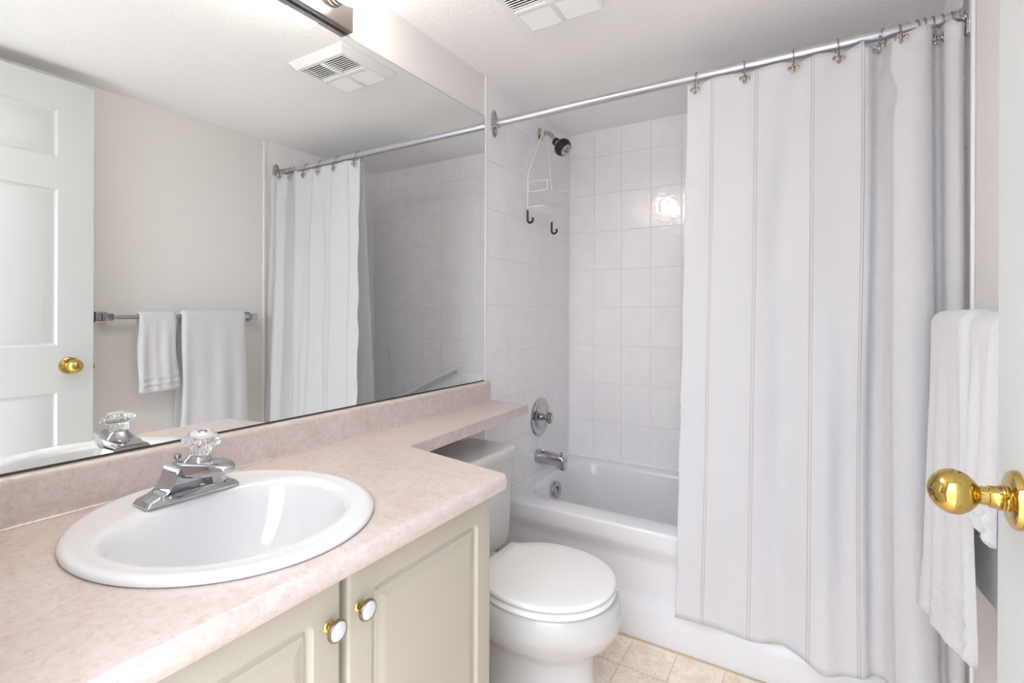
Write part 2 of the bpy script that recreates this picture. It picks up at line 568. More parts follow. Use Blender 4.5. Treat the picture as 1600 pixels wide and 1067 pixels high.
# ------------------------------------------------------------------ ceiling vent
V0, V1 = (0.303, 1.236), (0.606, 1.516)
vt = thing('ceiling_vent', ((V0[0] + V1[0]) / 2, (V0[1] + V1[1]) / 2, CEIL), 'white square exhaust fan grille on the ceiling', 'vent')
obj('dark_backing', B((V0[0] + 0.02, V0[1] + 0.02, CEIL - 0.0015), (V1[0] - 0.02, V1[1] - 0.02, CEIL - 0.0005)), 'dark', vt, smooth=False, label='black sheet painted as the shade behind the vent slats')  # flat sheet on the ceiling; its black paints the shade of an unbuilt cavity
bm = bmesh.new()
zo, zi = CEIL - 0.0005, CEIL - 0.020
cx, cy = (V0[0] + V1[0]) / 2, (V0[1] + V1[1]) / 2
hx, hy = (V1[0] - V0[0]) / 2, (V1[1] - V0[1]) / 2
px0, px1, py0, py1 = 0.350, 0.592, 1.284, 1.504
def rc4(ax, bx, ay, by, z): return [(ax, ay, z), (bx, ay, z), (bx, by, z), (ax, by, z)]
loft(bm, [rc4(px0, px1, py0, py1, zo), rc4(px0, px1, py0, py1, zi + 0.001), rc4(px0 - 0.003, px1 + 0.003, py0 - 0.003, py1 + 0.003, zi),
          rc4(V0[0] + 0.03, V1[0] - 0.006, V0[1] + 0.03, V1[1] - 0.006, zi), rc4(V0[0] + 0.004, V1[0] - 0.002, V0[1] + 0.004, V1[1] - 0.002, zo - 0.005),
          rc4(V0[0], V1[0], V0[1], V1[1], zo - 0.003), rc4(V0[0], V1[0], V0[1], V1[1], zo)], False, False)
obj('vent_frame', bm, 'vent', vt, angle=20)
mx, my = (px0 + px1) / 2, (py0 + py1) / 2
bm = bmesh.new()
box(bm, (mx - 0.009, py0, zi - 0.0005), (mx + 0.009, py1, zo - 0.001), 0.001)
box(bm, (px0, my - 0.010, zi - 0.0008), (px1, my + 0.010, zo - 0.001), 0.001)
obj('cross_bar', bm, 'vent', vt)
for qx in (0, 1):
    for qy in (0, 1):
        ax, bx = (px0, mx - 0.009) if qx == 0 else (mx + 0.009, px1)
        ay, by = (py0, my - 0.010) if qy == 0 else (my + 0.010, py1)
        bm = bmesh.new()
        ns = 9
        for k in range(ns):
            yc = ay + (by - ay) * (k + 0.5) / ns
            th = 0.0013
            # the near pair leans open towards the door, the far pair leans the other way
            s = 1 if qy == 0 else -1
            dy, dz = (0.0085, 0.0070) if qy == 0 else (0.0050, 0.0035)
            a = Vector((0, yc - s * dy, zi + 0.001)); b = Vector((0, yc + s * dy, zi + 0.001 + 2 * dz * 0.9))
            nrm = Vector((0, -(b.z - a.z), b.y - a.y)).normalized() * th
            sec = [a - nrm, a + nrm, b + nrm, b - nrm]
            loft(bm, [[(ax, p.y, p.z) for p in sec], [(bx, p.y, p.z) for p in sec]])
        obj('louvre_panel', bm, 'vent', vt, smooth=False)

# ------------------------------------------------------------------ vanity cabinet
CT = 0.813                         # countertop surface height
cab = thing('vanity_cabinet', (0.27, 0.55, 0), 'cream vanity cabinet with raised panel doors under the pink countertop', 'cabinet')
bm = bmesh.new()
for lo, hi in (((0.003, 0.104, 0.10), (0.020, 0.967, CT - 0.037)), ((0.020, 0.104, 0.10), (0.525, 0.120, CT - 0.037)), ((0.020, 0.951, 0.10), (0.525, 0.967, CT - 0.037)),
               ((0.020, 0.120, 0.10), (0.525, 0.951, 0.118)), ((0.492, 0.120, CT - 0.085), (0.507, 0.951, CT - 0.037)), ((0.507, 0.530, 0.118), (0.525, 0.568, CT - 0.050))):
    box(bm, lo, hi, 0.0005)
box(bm, (0.003, 0.104, 0.0), (0.465, 0.967, 0.10))
obj('cabinet_body', bm, 'cream', cab)

def cabinet_door(y0, y1, z0, z1, xb, xf, name, label, knob):
    bm = bmesh.new()
    cy, cz = (y0 + y1) / 2, (z0 + z1) / 2
    hy, hz = (y1 - y0) / 2, (z1 - z0) / 2
    N = 8
    rings = []
    def ring(inset, x, r):
        return [(x, a, b) for a, b in rrect(cy, cz, hy - inset, hz - inset, r, N)]
    rings.append(ring(0, xb, 0.002))
    rings.append(ring(0, xf - 0.006, 0.002))
    for k in range(1, 5):
        a = PI / 2 * k / 4
        rings.append(ring(0.006 * (1 - math.cos(a)), xf - 0.006 + 0.006 * math.sin(a), 0.003))
    ins = 0.050
    r0 = 0.016
    prof = [(0, 0), (0.0015, -0.0008), (0.003, -0.0030), (0.005, -0.0048), (0.008, -0.0056), (0.0105, -0.0056), (0.0125, -0.0048), (0.014, -0.0032), (0.016, -0.0030),
            (0.020, -0.0026), (0.024, -0.0016), (0.029, -0.0004), (0.034, 0.0)]
    for d, dep in prof:
        rings.append(ring(ins + d, xf + dep * 1.45, max(r0 - d * 1.15, 0.0004)))
    loft(bm, rings, True, True)
    d = obj(name, bm, 'cream', cab, angle=28, label=label)
    ky, kz = knob
    kb = lathe(bmesh.new(), (xf + 0.0002, ky, kz), (1, 0, 0), [(0, 0.0095), (0.0015, 0.0100), (0.003, 0.0088), (0.0045, 0.0062), (0.008, 0.0050), (0.013, 0.0055), (0.0165, 0.0085)], 28)
    obj('knob_stem', kb, 'brass', d, label='brass knob stem')
    kr = lathe(bmesh.new(), (xf + 0.0160, ky, kz), (1, 0, 0), [(0, 0.0085), (0.001, 0.0150), (0.003, 0.0172), (0.0055, 0.0174), (0.0078, 0.0162), (0.0082, 0.0148), (0.0078, 0.0140)], 36)
    obj('knob_ring', kr, 'nickel', d, label='metal rim of the knob')
    kf = lathe(bmesh.new(), (xf + 0.0230, ky, kz), (1, 0, 0), [(0, 0.0141), (0.0010, 0.0140), (0.0024, 0.0115), (0.0032, 0.007), (0.0034, 0.001)], 36)
    obj('knob_face', kf, 'knob_white', d, label='white porcelain knob face')
    return d
DZ0, DZ1 = 0.105, 0.767
cabinet_door(0.118, 0.5415, DZ0, DZ1, 0.5255, 0.545, 'cabinet_door', 'left cabinet door', (0.5175, 0.697))
cabinet_door(0.5565, 0.9665, DZ0, DZ1, 0.5255, 0.545, 'cabinet_door', 'right cabinet door', (0.578, 0.699))

# ------------------------------------------------------------------ sink outline (used for the countertop hole too)
SX, SY = 0.287, 0.514
def ell(cx, cy, a, b, n=72): return [(cx + a * math.cos(2 * PI * k / n), cy + b * math.sin(2 * PI * k / n)) for k in range(n)]

# ------------------------------------------------------------------ countertop with backsplash and shelf over the tank
ctop = thing('vanity_countertop', (0.27, 0.55, CT - 0.036), 'pink marbled laminate countertop with a narrow shelf running over the toilet tank', 'countertop')
YL = FRONT + 0.002
XF = 0.583                         # front of the rolled edge
def y_end(x): return 1.043 + (x - 0.225) * (0.984 - 1.043) / 0.322
bm = bmesh.new()
RR = 0.017
xs = XF - RR
S0 = 0.0015
outer = [(S0, YL), (xs, YL), (xs, y_end(xs)), (0.225, 1.043), (0.186, 1.775), (0.0055, 1.775), (0.0055, 1.716), (S0, 1.716)]
hole = ell(SX, SY, 0.248, 0.220, 72)
flat_with_hole(bm, outer, [hole], CT)
flat_with_hole(bm, outer, [hole], CT - 0.036)
# rolled front edge
prof = [(xs, CT)]
for k in range(1, 11):
    a = PI * 0.62 * k / 10
    prof.append((xs + RR * math.sin(a), CT - RR + RR * math.cos(a)))
prof += [(XF - 0.006, CT - 0.034), (XF - 0.008, CT - 0.036), (xs, CT - 0.036)]
rA = [bm.verts.new((x, YL, z)) for x, z in prof]
rB = [bm.verts.new((x, y_end(xs) - (0.0 if i == 0 else 0.006 * ((x - xs) / RR) ** 2 if x > xs else 0), z)) for i, (x, z) in enumerate(prof)]
for i in range(len(prof) - 1):
    bm.faces.new((rA[i], rB[i], rB[i + 1], rA[i + 1]))
bm.faces.new(rA); bm.faces.new(list(reversed(rB)))
# vertical sides of the remaining outline
def side(p, q):
    vs = [bm.verts.new((p[0], p[1], CT)), bm.verts.new((q[0], q[1], CT)), bm.verts.new((q[0], q[1], CT - 0.036)), bm.verts.new((p[0], p[1], CT - 0.036))]
    bm.faces.new(vs)
for i in (2, 3, 4, 5, 6, 7, 0):
    side(outer[i], outer[(i + 1) % len(outer)])
for i in range(len(hole)): side(hole[i], hole[(i + 1) % len(hole)])
obj('counter_top', bm, 'laminate', ctop, angle=40)
bm = bmesh.new()
sp = [(0.0015, CT + 0.0005), (0.0245, CT + 0.0005), (0.0215, CT + 0.003), (0.0205, CT + 0.008), (0.0205, CT + 0.074)]
for k in range(1, 8):
    a = PI / 2 * k / 7
    sp.append((0.0085 + 0.012 * math.cos(a), CT + 0.074 + 0.012 * math.sin(a)))
sp.append((0.0015, CT + 0.086))
loft(bm, [[(x, YL, z) for x, z in sp], [(x, 1.7155, z) for x, z in sp]])
sp2 = [(max(x, 0.0072), z) for x, z in sp]
loft(bm, [[(x, 1.7155, z) for x, z in sp2], [(x, 1.749, z) for x, z in sp2]])
obj('backsplash', bm, 'laminate', ctop, angle=30)

# ------------------------------------------------------------------ sink
snk = thing('oval_sink', (SX, SY, CT), 'white oval drop-in basin set in the pink countertop', 'sink')
bm = bmesh.new()
n = 96
def sring(cx, a_front, a_back, b, z, e=2.0, eb=None):
    out = []
    for k in range(n):
        t = 2 * PI * k / n
        c, s = math.cos(t), math.sin(t)
        ee = e if c >= 0 else (eb or e)
        a = a_front if c >= 0 else a_back
        out.append((cx + a * math.copysign(abs(c) ** (2 / ee), c), SY + b * math.copysign(abs(s) ** (2 / ee), s), z))
    return out
C0 = SX
rings = [sring(C0, 0.258, 0.258, 0.231, CT + 0.0008), sring(C0, 0.2605, 0.2605, 0.2335, CT + 0.003), sring(C0, 0.2600, 0.2600, 0.2330, CT + 0.008), sring(C0, 0.2560, 0.2560, 0.2290, CT + 0.0118),
         sring(C0, 0.249, 0.249, 0.222, CT + 0.0132), sring(C0, 0.240, 0.240, 0.213, CT + 0.0122), sring(C0 + 0.001, 0.232, 0.228, 0.207, CT + 0.0112), sring(C0 + 0.004, 0.215, 0.170, 0.201, CT + 0.0112),
         sring(C0 + 0.008, 0.200, 0.140, 0.195, CT + 0.0104, 2, 2.2), sring(C0 + 0.010, 0.192, 0.131, 0.189, CT + 0.006, 2, 2.3), sring(C0 + 0.011, 0.185, 0.125, 0.183, CT - 0.004, 2, 2.3),
         sring(C0 + 0.012, 0.178, 0.119, 0.177, CT - 0.025, 2, 2.3), sring(C0 + 0.012, 0.165, 0.111, 0.165, CT - 0.06, 2, 2.3), sring(C0 + 0.012, 0.140, 0.098, 0.142, CT - 0.098, 2, 2.2),
         sring(C0 + 0.010, 0.105, 0.080, 0.108, CT - 0.124, 2, 2.1), sring(C0 + 0.005, 0.060, 0.055, 0.062, CT - 0.137), sring(C0, 0.024, 0.024, 0.024, CT - 0.142)]
loft(bm, rings, False, False)
obj('basin', bm, 'porcelain', snk, angle=60)
obj('drain', lathe(bmesh.new(), (C0, SY, CT - 0.1425), (0, 0, 1), [(0, 0.0225), (0.003, 0.0225), (0.004, 0.018), (0.0035, 0.013), (0.006, 0.012), (0.0065, 0.001)], 32), 'chrome', snk)

# ------------------------------------------------------------------ faucet
FX, FY, FZ = 0.138, 0.515, CT + 0.0118
fau = thing('sink_faucet', (FX, FY, FZ), 'chrome basin faucet with a clear crystal knob behind the oval sink', 'faucet')
bm = bmesh.new()
rings = []
for hy_, hx_, z in ((0.0855, 0.0290, 0.0), (0.0855, 0.0290, 0.004), (0.0800, 0.0275, 0.0105), (0.0640, 0.0235, 0.0165), (0.0600, 0.0220, 0.0172)):
    rings.append([(FX + a, FY + b, FZ + z) for a, b in rrect(0, 0, hx_, hy_, 0.006, 4)])
loft(bm, rings)
obj('base_plate', bm, 'chrome', fau, angle=25)
# body: hump rising out of the plate, then the spout reaching over the bowl
bm = bmesh.new()
bell = [(0.0600, 0.0175), (0.0560, 0.0185), (0.0505, 0.0225), (0.0455, 0.0290), (0.0415, 0.0370), (0.0385, 0.0450), (0.0360, 0.0530), (0.0330, 0.0595), (0.0280, 0.0635), (0.0200, 0.0655)]
def bell_ring(x, sc_, dz=0.0):
    pr = [(-h_ * sc_, z * (1 if sc_ == 1 else 0.94)) for h_, z in bell] + [(h_ * sc_, z * (1 if sc_ == 1 else 0.94)) for h_, z in reversed(bell)]
    pr = [(-0.0600 * sc_, 0.004)] + pr + [(0.0600 * sc_, 0.004)]
    return [(x, FY + a, FZ + z + dz) for a, z in pr]
loft(bm, [bell_ring(FX - 0.026, 0.93), bell_ring(FX - 0.0245, 1), bell_ring(FX + 0.0270, 1), bell_ring(FX + 0.0285, 0.975), bell_ring(FX + 0.0275, 0.93), bell_ring(FX + 0.000, 0.88)])
obj('faucet_body', bm, 'chrome', fau, angle=30)
bm = bmesh.new()
rings = []
for x, hy_, zt, zb in ((-0.024, 0.022, 0.0640, 0.040), (0.000, 0.0285, 0.0685, 0.041), (0.035, 0.0300, 0.0715, 0.044), (0.070, 0.0285, 0.0755, 0.049), (0.100, 0.0250, 0.0785, 0.055), (0.120, 0.0205, 0.0785, 0.059), (0.132, 0.0150, 0.0760, 0.062), (0.137, 0.0100, 0.0725, 0.065)):
    zc, hz = (zt + zb) / 2, (zt - zb) / 2
    rings.append([(FX + x, FY + a, FZ + zc + b) for a, b in rrect(0, 0, hy_, hz, 0.0045, 4)])
loft(bm, rings)
obj('spout', bm, 'chrome', fau, angle=30)
obj('aerator', lathe(bmesh.new(), (FX + 0.104, FY, FZ + 0.0570), (0, 0, -1), [(0, 0.0115), (0.008, 0.0115), (0.0085, 0.0105), (0.0125, 0.0102), (0.013, 0.006)], 28), 'chrome', fau)
ax = Vector((0.22, 0.0, 1)).normalized()
k0 = Vector((FX + 0.036, FY, FZ + 0.0705))
obj('handle_cone', lathe(bmesh.new(), k0, ax, [(-0.012, 0.0285), (-0.004, 0.0270), (0.003, 0.0238), (0.010, 0.0190), (0.0145, 0.0168), (0.0155, 0.0150)], 36), 'chrome', fau)
obj('knob', lathe(bmesh.new(), k0 + ax * 0.0158, ax, [(0, 0.0150), (0.001, 0.0165), (0.014, 0.0180), (0.0175, 0.0200), (0.0205, 0.0285), (0.0240, 0.0318), (0.0300, 0.0312), (0.0350, 0.0262), (0.0365, 0.0230), (0.0360, 0.0200)], 96, lobes=(14, 0.05)), 'acrylic', fau, angle=25, label='clear fluted acrylic knob')
obj('knob_cap', lathe(bmesh.new(), k0 + ax * 0.0515, ax, [(0, 0.0205), (0.002, 0.0212), (0.005, 0.0195), (0.008, 0.0150), (0.0088, 0.0115), (0.0075, 0.0105), (0.0078, 0.0085)], 40), 'frost', fau, label='pale domed cap on the knob')
obj('knob_button', lathe(bmesh.new(), k0 + ax * 0.0592, ax, [(0, 0.0082), (0.0012, 0.0080), (0.0022, 0.0055), (0.0025, 0.0010)], 32), 'chrome', fau)
bm = bmesh.new()
tube(bm, [(FX - 0.0215, FY - 0.012, FZ + 0.055), (FX - 0.0215, FY - 0.012, FZ + 0.068)], 0.0024, 10)
lathe(bm, (FX - 0.0215, FY - 0.012, FZ + 0.068), (0, 0, 1), [(0, 0.003), (0.002, 0.0065), (0.008, 0.0075), (0.010, 0.0060), (0.011, 0.001)], 24, lobes=(8, 0.08))
obj('lift_rod', bm, 'chrome', fau)

# ------------------------------------------------------------------ toilet
TY = 1.352
toi = thing('toilet', (0.42, TY, 0), 'white close-coupled toilet with closed lid between vanity and tub', 'toilet')
def egg(xb, xf, w, z, n=64, e=2.0, eb=2.5, k=0.46):
    xc = xb + (xf - xb) * k
    out = []
    for i in range(n):
        t = 2 * PI * i / n
        c, s = math.cos(t), math.sin(t)
        if c >= 0:
            out.append((xc + (xf - xc) * abs(c) ** (2 / e), TY + w * math.copysign(abs(s) ** (2 / e), s), z))
        else:
            out.append((xc - (xc - xb) * abs(c) ** (2 / eb), TY + w * math.copysign(abs(s) ** (2 / eb), s), z))
    return out
bm = bmesh.new()
rs = [egg(0.26, 0.662, 0.112, 0.0), egg(0.262, 0.660, 0.110, 0.008), egg(0.265, 0.650, 0.100, 0.05), egg(0.27, 0.640, 0.092, 0.12), egg(0.268, 0.636, 0.092, 0.17), egg(0.262, 0.638, 0.100, 0.196), egg(0.252, 0.648, 0.121, 0.213),
      egg(0.242, 0.672, 0.146, 0.236), egg(0.234, 0.698, 0.168, 0.264), egg(0.230, 0.710, 0.179, 0.287), egg(0.229, 0.7155, 0.1835, 0.297), egg(0.228, 0.718, 0.186, 0.318), egg(0.228, 0.716, 0.186, 0.345), egg(0.229, 0.711, 0.183, 0.360), egg(0.232, 0.702, 0.177, 0.3655)]
loft(bm, rs)
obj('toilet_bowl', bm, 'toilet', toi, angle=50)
bm = B((0.045, TY - 0.105, 0.27), (0.275, TY + 0.105, 0.3650), 0.014, 4)
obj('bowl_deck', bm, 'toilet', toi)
bm = bmesh.new()
rs = []
for z, hx_, hy_, r in ((0.3655, 0.080, 0.195, 0.030), (0.370, 0.088, 0.205, 0.030), (0.382, 0.094, 0.214, 0.030), (0.41, 0.097, 0.221, 0.030), (0.55, 0.099, 0.232, 0.028), (0.658, 0.100, 0.240, 0.028), (0.663, 0.100, 0.240, 0.028)):
    rs.append([(a, b, z) for a, b in rrect(0.236 - hx_, TY, hx_, hy_, r, 8)])
loft(bm, rs)
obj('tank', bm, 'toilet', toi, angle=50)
bm = bmesh.new()
rs = []
for z, g in ((0.6635, 0.000), (0.6650, 0.004), (0.672, 0.0055), (0.684, 0.0050), (0.691, 0.0015), (0.6950, -0.005), (0.6965, -0.015)):
    rs.append([(a, b, z) for a, b in rrect(0.133, TY, 0.108 + g, 0.250 + g, 0.022 + g, 8)])
loft(bm, rs)
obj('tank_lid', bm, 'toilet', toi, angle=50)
def seat_outline(grow, z, corner=True):
    pts = []
    xc, w = 0.495, 0.186 + grow
    af, ab = 0.202 + grow, 0.192
    N = 40
    right = []
    for i in range(N + 1):
        t = PI * i / N          # 0 front tip .. PI back
        c, s = math.cos(t), math.sin(t)
        if c >= 0: x, y = xc + af * c, w * s
        else: x, y = xc - ab * abs(c) ** (2 / 2.5), w * abs(s) ** (2 / 2.5)
        if corner and x < 0.350: break
        right.append((x, y))
    if corner:
        right += [(0.330, 0.1235 + grow * 0.5), (0.316, 0.1165 + grow * 0.5), (0.302 - grow * 0.4, 0.1150 + grow * 0.5), (0.297 - grow * 0.5, 0.1100)]
    left = [(x, -y) for x, y in reversed(right)]
    if right[0][1] < 1e-6: left = left[:-1]
    pts = right + left
    return [(x, TY + y, z) for x, y in pts]
bm = bmesh.new()
loft(bm, [seat_outline(-0.006, 0.3685, False), seat_outline(-0.001, 0.3695, False), seat_outline(0.001, 0.373, False), seat_outline(0.001, 0.3800, False), seat_outline(-0.002, 0.3840, False), seat_outline(-0.012, 0.3855, False)])
obj('seat', bm, 'seat', toi, angle=50)
bm = bmesh.new()
lid_r = [seat_outline(-0.014, 0.3905), seat_outline(-0.007, 0.3910), seat_outline(-0.001, 0.3925), seat_outline(0.0, 0.396), seat_outline(0.0, 0.4015), seat_outline(-0.0025, 0.4045), seat_outline(-0.007, 0.4060)]
vr = loft(bm, lid_r, True, False)
# gently crowned top
prev = vr[-1]
cxm = Vector((0.49, TY, 0))
for f, z in ((0.8, 0.4075), (0.55, 0.4092), (0.3, 0.4102), (0.1, 0.4105)):
    ring = [bm.verts.new((cxm.x + (v.co.x - cxm.x) * f, cxm.y + (v.co.y - cxm.y) * f, z)) for v in vr[-1]]
    for i in range(len(ring)):
        j = (i + 1) % len(ring)
        bm.faces.new((prev[i], prev[j], ring[j], ring[i]))
    prev = ring
bm.faces.new(prev)
obj('lid', bm, 'seat', toi, angle=40)
for s in (-1, 1):
    obj('hinge', lathe(bmesh.new(), (0.292, TY + s * 0.072 - 0.018, 0.384), (0, 1, 0), [(0, 0.009), (0.002, 0.0105), (0.034, 0.0105), (0.036, 0.009)], 20), 'seat', toi)

# ------------------------------------------------------------------ bathtub
TX0, TX1, TYB, TZ = 0.007, WIDTH - 0.007, DEPTH - 0.004, 0.405
tub = thing('bathtub', (0.76, 2.17, 0), 'white bathtub with a ridged apron behind the shower curtain', 'bathtub')
bm = bmesh.new()
# apron profile (y, z) swept along x, curling over into the rim
ap = [(1.806, 0.0005), (1.804, 0.004), (1.803, 0.090), (1.805, 0.105), (1.815, 0.122), (1.828, 0.142), (1.832, 0.156), (1.833, 0.170), (1.833, 0.266), (1.832, 0.278), (1.826, 0.294), (1.812, 0.318), (1.803, 0.334), (1.800, 0.346), (1.800, 0.390)]
for k in range(1, 7):
    a = PI / 2 * k / 6
    ap.append((1.800 + 0.012 * (1 - math.cos(a)), 0.390 + 0.0125 * math.sin(a)))
ap += [(1.820, TZ)]
NXS = 2
rows = [[bm.verts.new((x, y, z)) for y, z in ap] for x in (TX0, TX1)]
for i in range(len(ap) - 1):
    bm.faces.new((rows[0][i], rows[1][i], rows[1][i + 1], rows[0][i + 1]))
# rim plane with opening, then the basin
def topen(x0, x1, y0, y1, r, z, n=12): return [(a, b, z) for a, b in rrect((x0 + x1) / 2, (y0 + y1) / 2, (x1 - x0) / 2, (y1 - y0) / 2, r, n)]
o0 = topen(0.075, 1.455, 1.893, 2.492, 0.150, TZ)
flat_with_hole(bm, [(TX0, 1.820), (TX1, 1.820), (TX1, TYB), (TX0, TYB)], [[(p[0], p[1]) for p in o0]], TZ)
br = [o0, topen(0.080, 1.450, 1.898, 2.487, 0.148, TZ - 0.0015), topen(0.086, 1.443, 1.904, 2.481, 0.145, TZ - 0.007), topen(0.092, 1.436, 1.909, 2.476, 0.142, TZ - 0.018),
      topen(0.104, 1.405, 1.917, 2.470, 0.14, TZ - 0.09), topen(0.125, 1.35, 1.928, 2.462, 0.14, TZ - 0.20), topen(0.150, 1.29, 1.942, 2.450, 0.13, TZ - 0.29), topen(0.180, 1.25, 1.965, 2.430, 0.11, TZ - 0.33), topen(0.23, 1.20, 2.01, 2.385, 0.08, TZ - 0.345)]
loft(bm, br, False, True)
for x in (TX0, TX1):
    vs = [bm.verts.new((x, y, z)) for y, z in ap] + [bm.verts.new((x, TYB, TZ)), bm.verts.new((x, TYB, 0.0005))]
    bm.faces.new(vs)
bm.faces.new([bm.verts.new(p) for p in ((TX0, TYB, 0.0005), (TX1, TYB, 0.0005), (TX1, TYB, TZ), (TX0, TYB, TZ))])
obj('tub_shell', bm, 'tub', tub, angle=45)
ofa = Vector((1, 0, 0.15)).normalized()
o1 = Vector((0.1085, 2.185, 0.335))
obj('overflow_plate', lathe(bmesh.new(), o1, ofa, [(0, 0.042), (0.006, 0.042), (0.010, 0.038), (0.0115, 0.029), (0.0105, 0.021), (0.012, 0.001)], 36), 'chrome', tub)
bm = bmesh.new()
box(bm, (o1.x + 0.011, 2.181, 0.320), (o1.x + 0.016, 2.189, 0.352), 0.0015)
obj('overflow_lever', bm, 'chrome', tub)

# ------------------------------------------------------------------ tub spout, valve, shower head
WX = 0.0043
sp_y, sp_z = 2.190, 0.480
spo = thing('tub_spout', (WX, sp_y, sp_z), 'chrome tub spout with a diverter pin above the tub end', 'spout')
bm = bmesh.new()
rs = []
for x, rt, rb, ry in ((0.0, 0.033, 0.034, 0.033), (0.005, 0.034, 0.035, 0.034), (0.03, 0.032, 0.034, 0.033), (0.07, 0.027, 0.033, 0.031), (0.100, 0.0235, 0.032, 0.029), (0.107, 0.023, 0.034, 0.0285), (0.114, 0.0225, 0.047, 0.028), (0.138, 0.020, 0.050, 0.0265), (0.147, 0.016, 0.049, 0.025), (0.150, 0.010, 0.045, 0.022)):
    ring = []
    for k in range(28):
        a = 2 * PI * k / 28
        c, s = math.cos(a), math.sin(a)
        e = 0.75 if x > 0.05 else 0.95
        yy = ry * math.copysign(abs(c) ** e, c)
        zz = (rt if s >= 0 else rb) * math.copysign(abs(s) ** e, s)
        ring.append((WX + 0.0004 + x, sp_y + yy, sp_z + zz))
    rs.append(ring)
loft(bm, rs)
obj('spout_body', bm, 'chrome', spo, angle=40)
obj('diverter_pin', lathe(bmesh.new(), (WX + 0.130, sp_y, sp_z + 0.0195), (0, 0, 1), [(0, 0.003), (0.009, 0.003), (0.010, 0.0062), (0.014, 0.0066), (0.016, 0.0045), (0.0165, 0.001)], 20), 'chrome', spo)
obj('set_screw_cap', ball(bmesh.new(), (WX + 0.030, sp_y, sp_z + 0.0310), 0.007, 16, 8, (1.2, 1, 0.6)), 'ceramic_white', spo, label='small white cap on the spout')

va_y, va_z = 2.212, 0.668
val = thing('shower_valve', (WX, va_y, va_z), 'round chrome mixer plate with a small knob on the tiled end wall', 'shower valve')
obj('escutcheon', lathe(bmesh.new(), (WX + 0.0004, va_y, va_z), (1, 0, 0), [(0, 0.095), (0.003, 0.095), (0.007, 0.090), (0.0085, 0.070), (0.0065, 0.066), (0.0060, 0.062), (0.009, 0.058), (0.013, 0.035), (0.014, 0.018)], 56), 'chrome', val, angle=30)
obj('valve_stem', lathe(bmesh.new(), (WX + 0.0125, va_y, va_z), (1, 0, 0), [(0, 0.018), (0.010, 0.018), (0.011, 0.014), (0.030, 0.013), (0.031, 0.010)], 28), 'chrome', val)
obj('valve_knob', lathe(bmesh.new(), (WX + 0.0440, va_y, va_z), (1, 0, 0), [(0, 0.012), (0.003, 0.020), (0.007, 0.026), (0.013, 0.027), (0.018, 0.023), (0.020, 0.017)], 60, lobes=(10, 0.06)), 'nickel', val, angle=25)
obj('knob_cap', lathe(bmesh.new(), (WX + 0.0642, va_y, va_z), (1, 0, 0), [(0, 0.0155), (0.003, 0.0155), (0.0045, 0.012), (0.0035, 0.008), (0.0042, 0.001)], 28), 'chrome', val)

sh_y, sh_z = 2.206, 2.066
shw = thing('wall_shower', (WX, sh_y, sh_z), 'shower head with a dark rubber rim on a bent chrome arm', 'shower head')
obj('arm_flange', lathe(bmesh.new(), (WX + 0.0004, sh_y, sh_z), (1, 0, 0), [(0, 0.031), (0.002, 0.031), (0.006, 0.026), (0.009, 0.016), (0.010, 0.012)], 36), 'chrome', shw)
arm = catmull([(WX + 0.004, sh_y, sh_z), (0.035, sh_y, sh_z + 0.001), (0.055, sh_y, sh_z - 0.006), (0.072, sh_y, sh_z - 0.024), (0.088, sh_y, sh_z - 0.050)], 6)
obj('shower_arm', tube(bmesh.new(), arm, 0.0105, 16), 'chrome', shw)
obj('tape_wrap', lathe(bmesh.new(), (WX + 0.010, sh_y, sh_z), (1, 0, 0), [(0, 0.012), (0.001, 0.0185), (0.006, 0.0180), (0.008, 0.0140), (0.012, 0.0175), (0.015, 0.0168), (0.016, 0.0110)], 28, lobes=(5, 0.08)), 'tape', shw, label='yellowed tape wrapped round the arm')
hd = Vector((0.74, -0.08, -0.67)).normalized()
h0 = Vector((0.086, sh_y, sh_z - 0.047))
def scl(pr, k): return [(a_ * k, b_ * k) for a_, b_ in pr]
KS = 1.28
obj('collar', lathe(bmesh.new(), h0, hd, scl([(0, 0.010), (0.001, 0.0150), (0.012, 0.0155), (0.014, 0.0135)], KS), 32), 'rubber', shw, label='dark ribbed collar')
obj('neck', lathe(bmesh.new(), h0 + hd * 0.0138 * KS, hd, scl([(0, 0.0135), (0.006, 0.0145), (0.014, 0.0185), (0.018, 0.0225)], KS), 32), 'chrome', shw)
obj('rubber_rim', lathe(bmesh.new(), h0 + hd * 0.026 * KS, hd, scl([(0, 0.0200), (0.004, 0.0275), (0.012, 0.0325), (0.022, 0.0335), (0.031, 0.0308), (0.0385, 0.0260), (0.0395, 0.0225)], KS), 48), 'rubber', shw, label='dark rubber rim')
obj('spray_face', lathe(bmesh.new(), h0 + hd * 0.0635 * KS, hd, scl([(0, 0.0225), (0.0025, 0.0225), (0.0032, 0.0212), (0.0028, 0.0195), (0.0033, 0.0178), (0.0035, 0.001)], KS), 40), 'grey', shw, label='warm grey spray face')
u_, v_ = frame_for(hd)
for k in range(3):
    a = 2 * PI * k / 3 + 0.5
    c = h0 + hd * (0.0670 * KS) + (u_ * math.cos(a) + v_ * math.sin(a)) * 0.010
    t_ = (-u_ * math.sin(a) + v_ * math.cos(a))
    rad = (u_ * math.cos(a) + v_ * math.sin(a))
    bm = bmesh.new()
    loft(bm, [[c - t_ * 0.0035 - rad * 0.006, c + t_ * 0.0035 - rad * 0.004, c + t_ * 0.0042 + rad * 0.006, c - t_ * 0.0030 + rad * 0.005],
              [p + hd * 0.0012 for p in (c - t_ * 0.0035 - rad * 0.006, c + t_ * 0.0035 - rad * 0.004, c + t_ * 0.0042 + rad * 0.006, c - t_ * 0.0030 + rad * 0.005)]])
    obj('spray_slot', bm, 'rubber', shw)

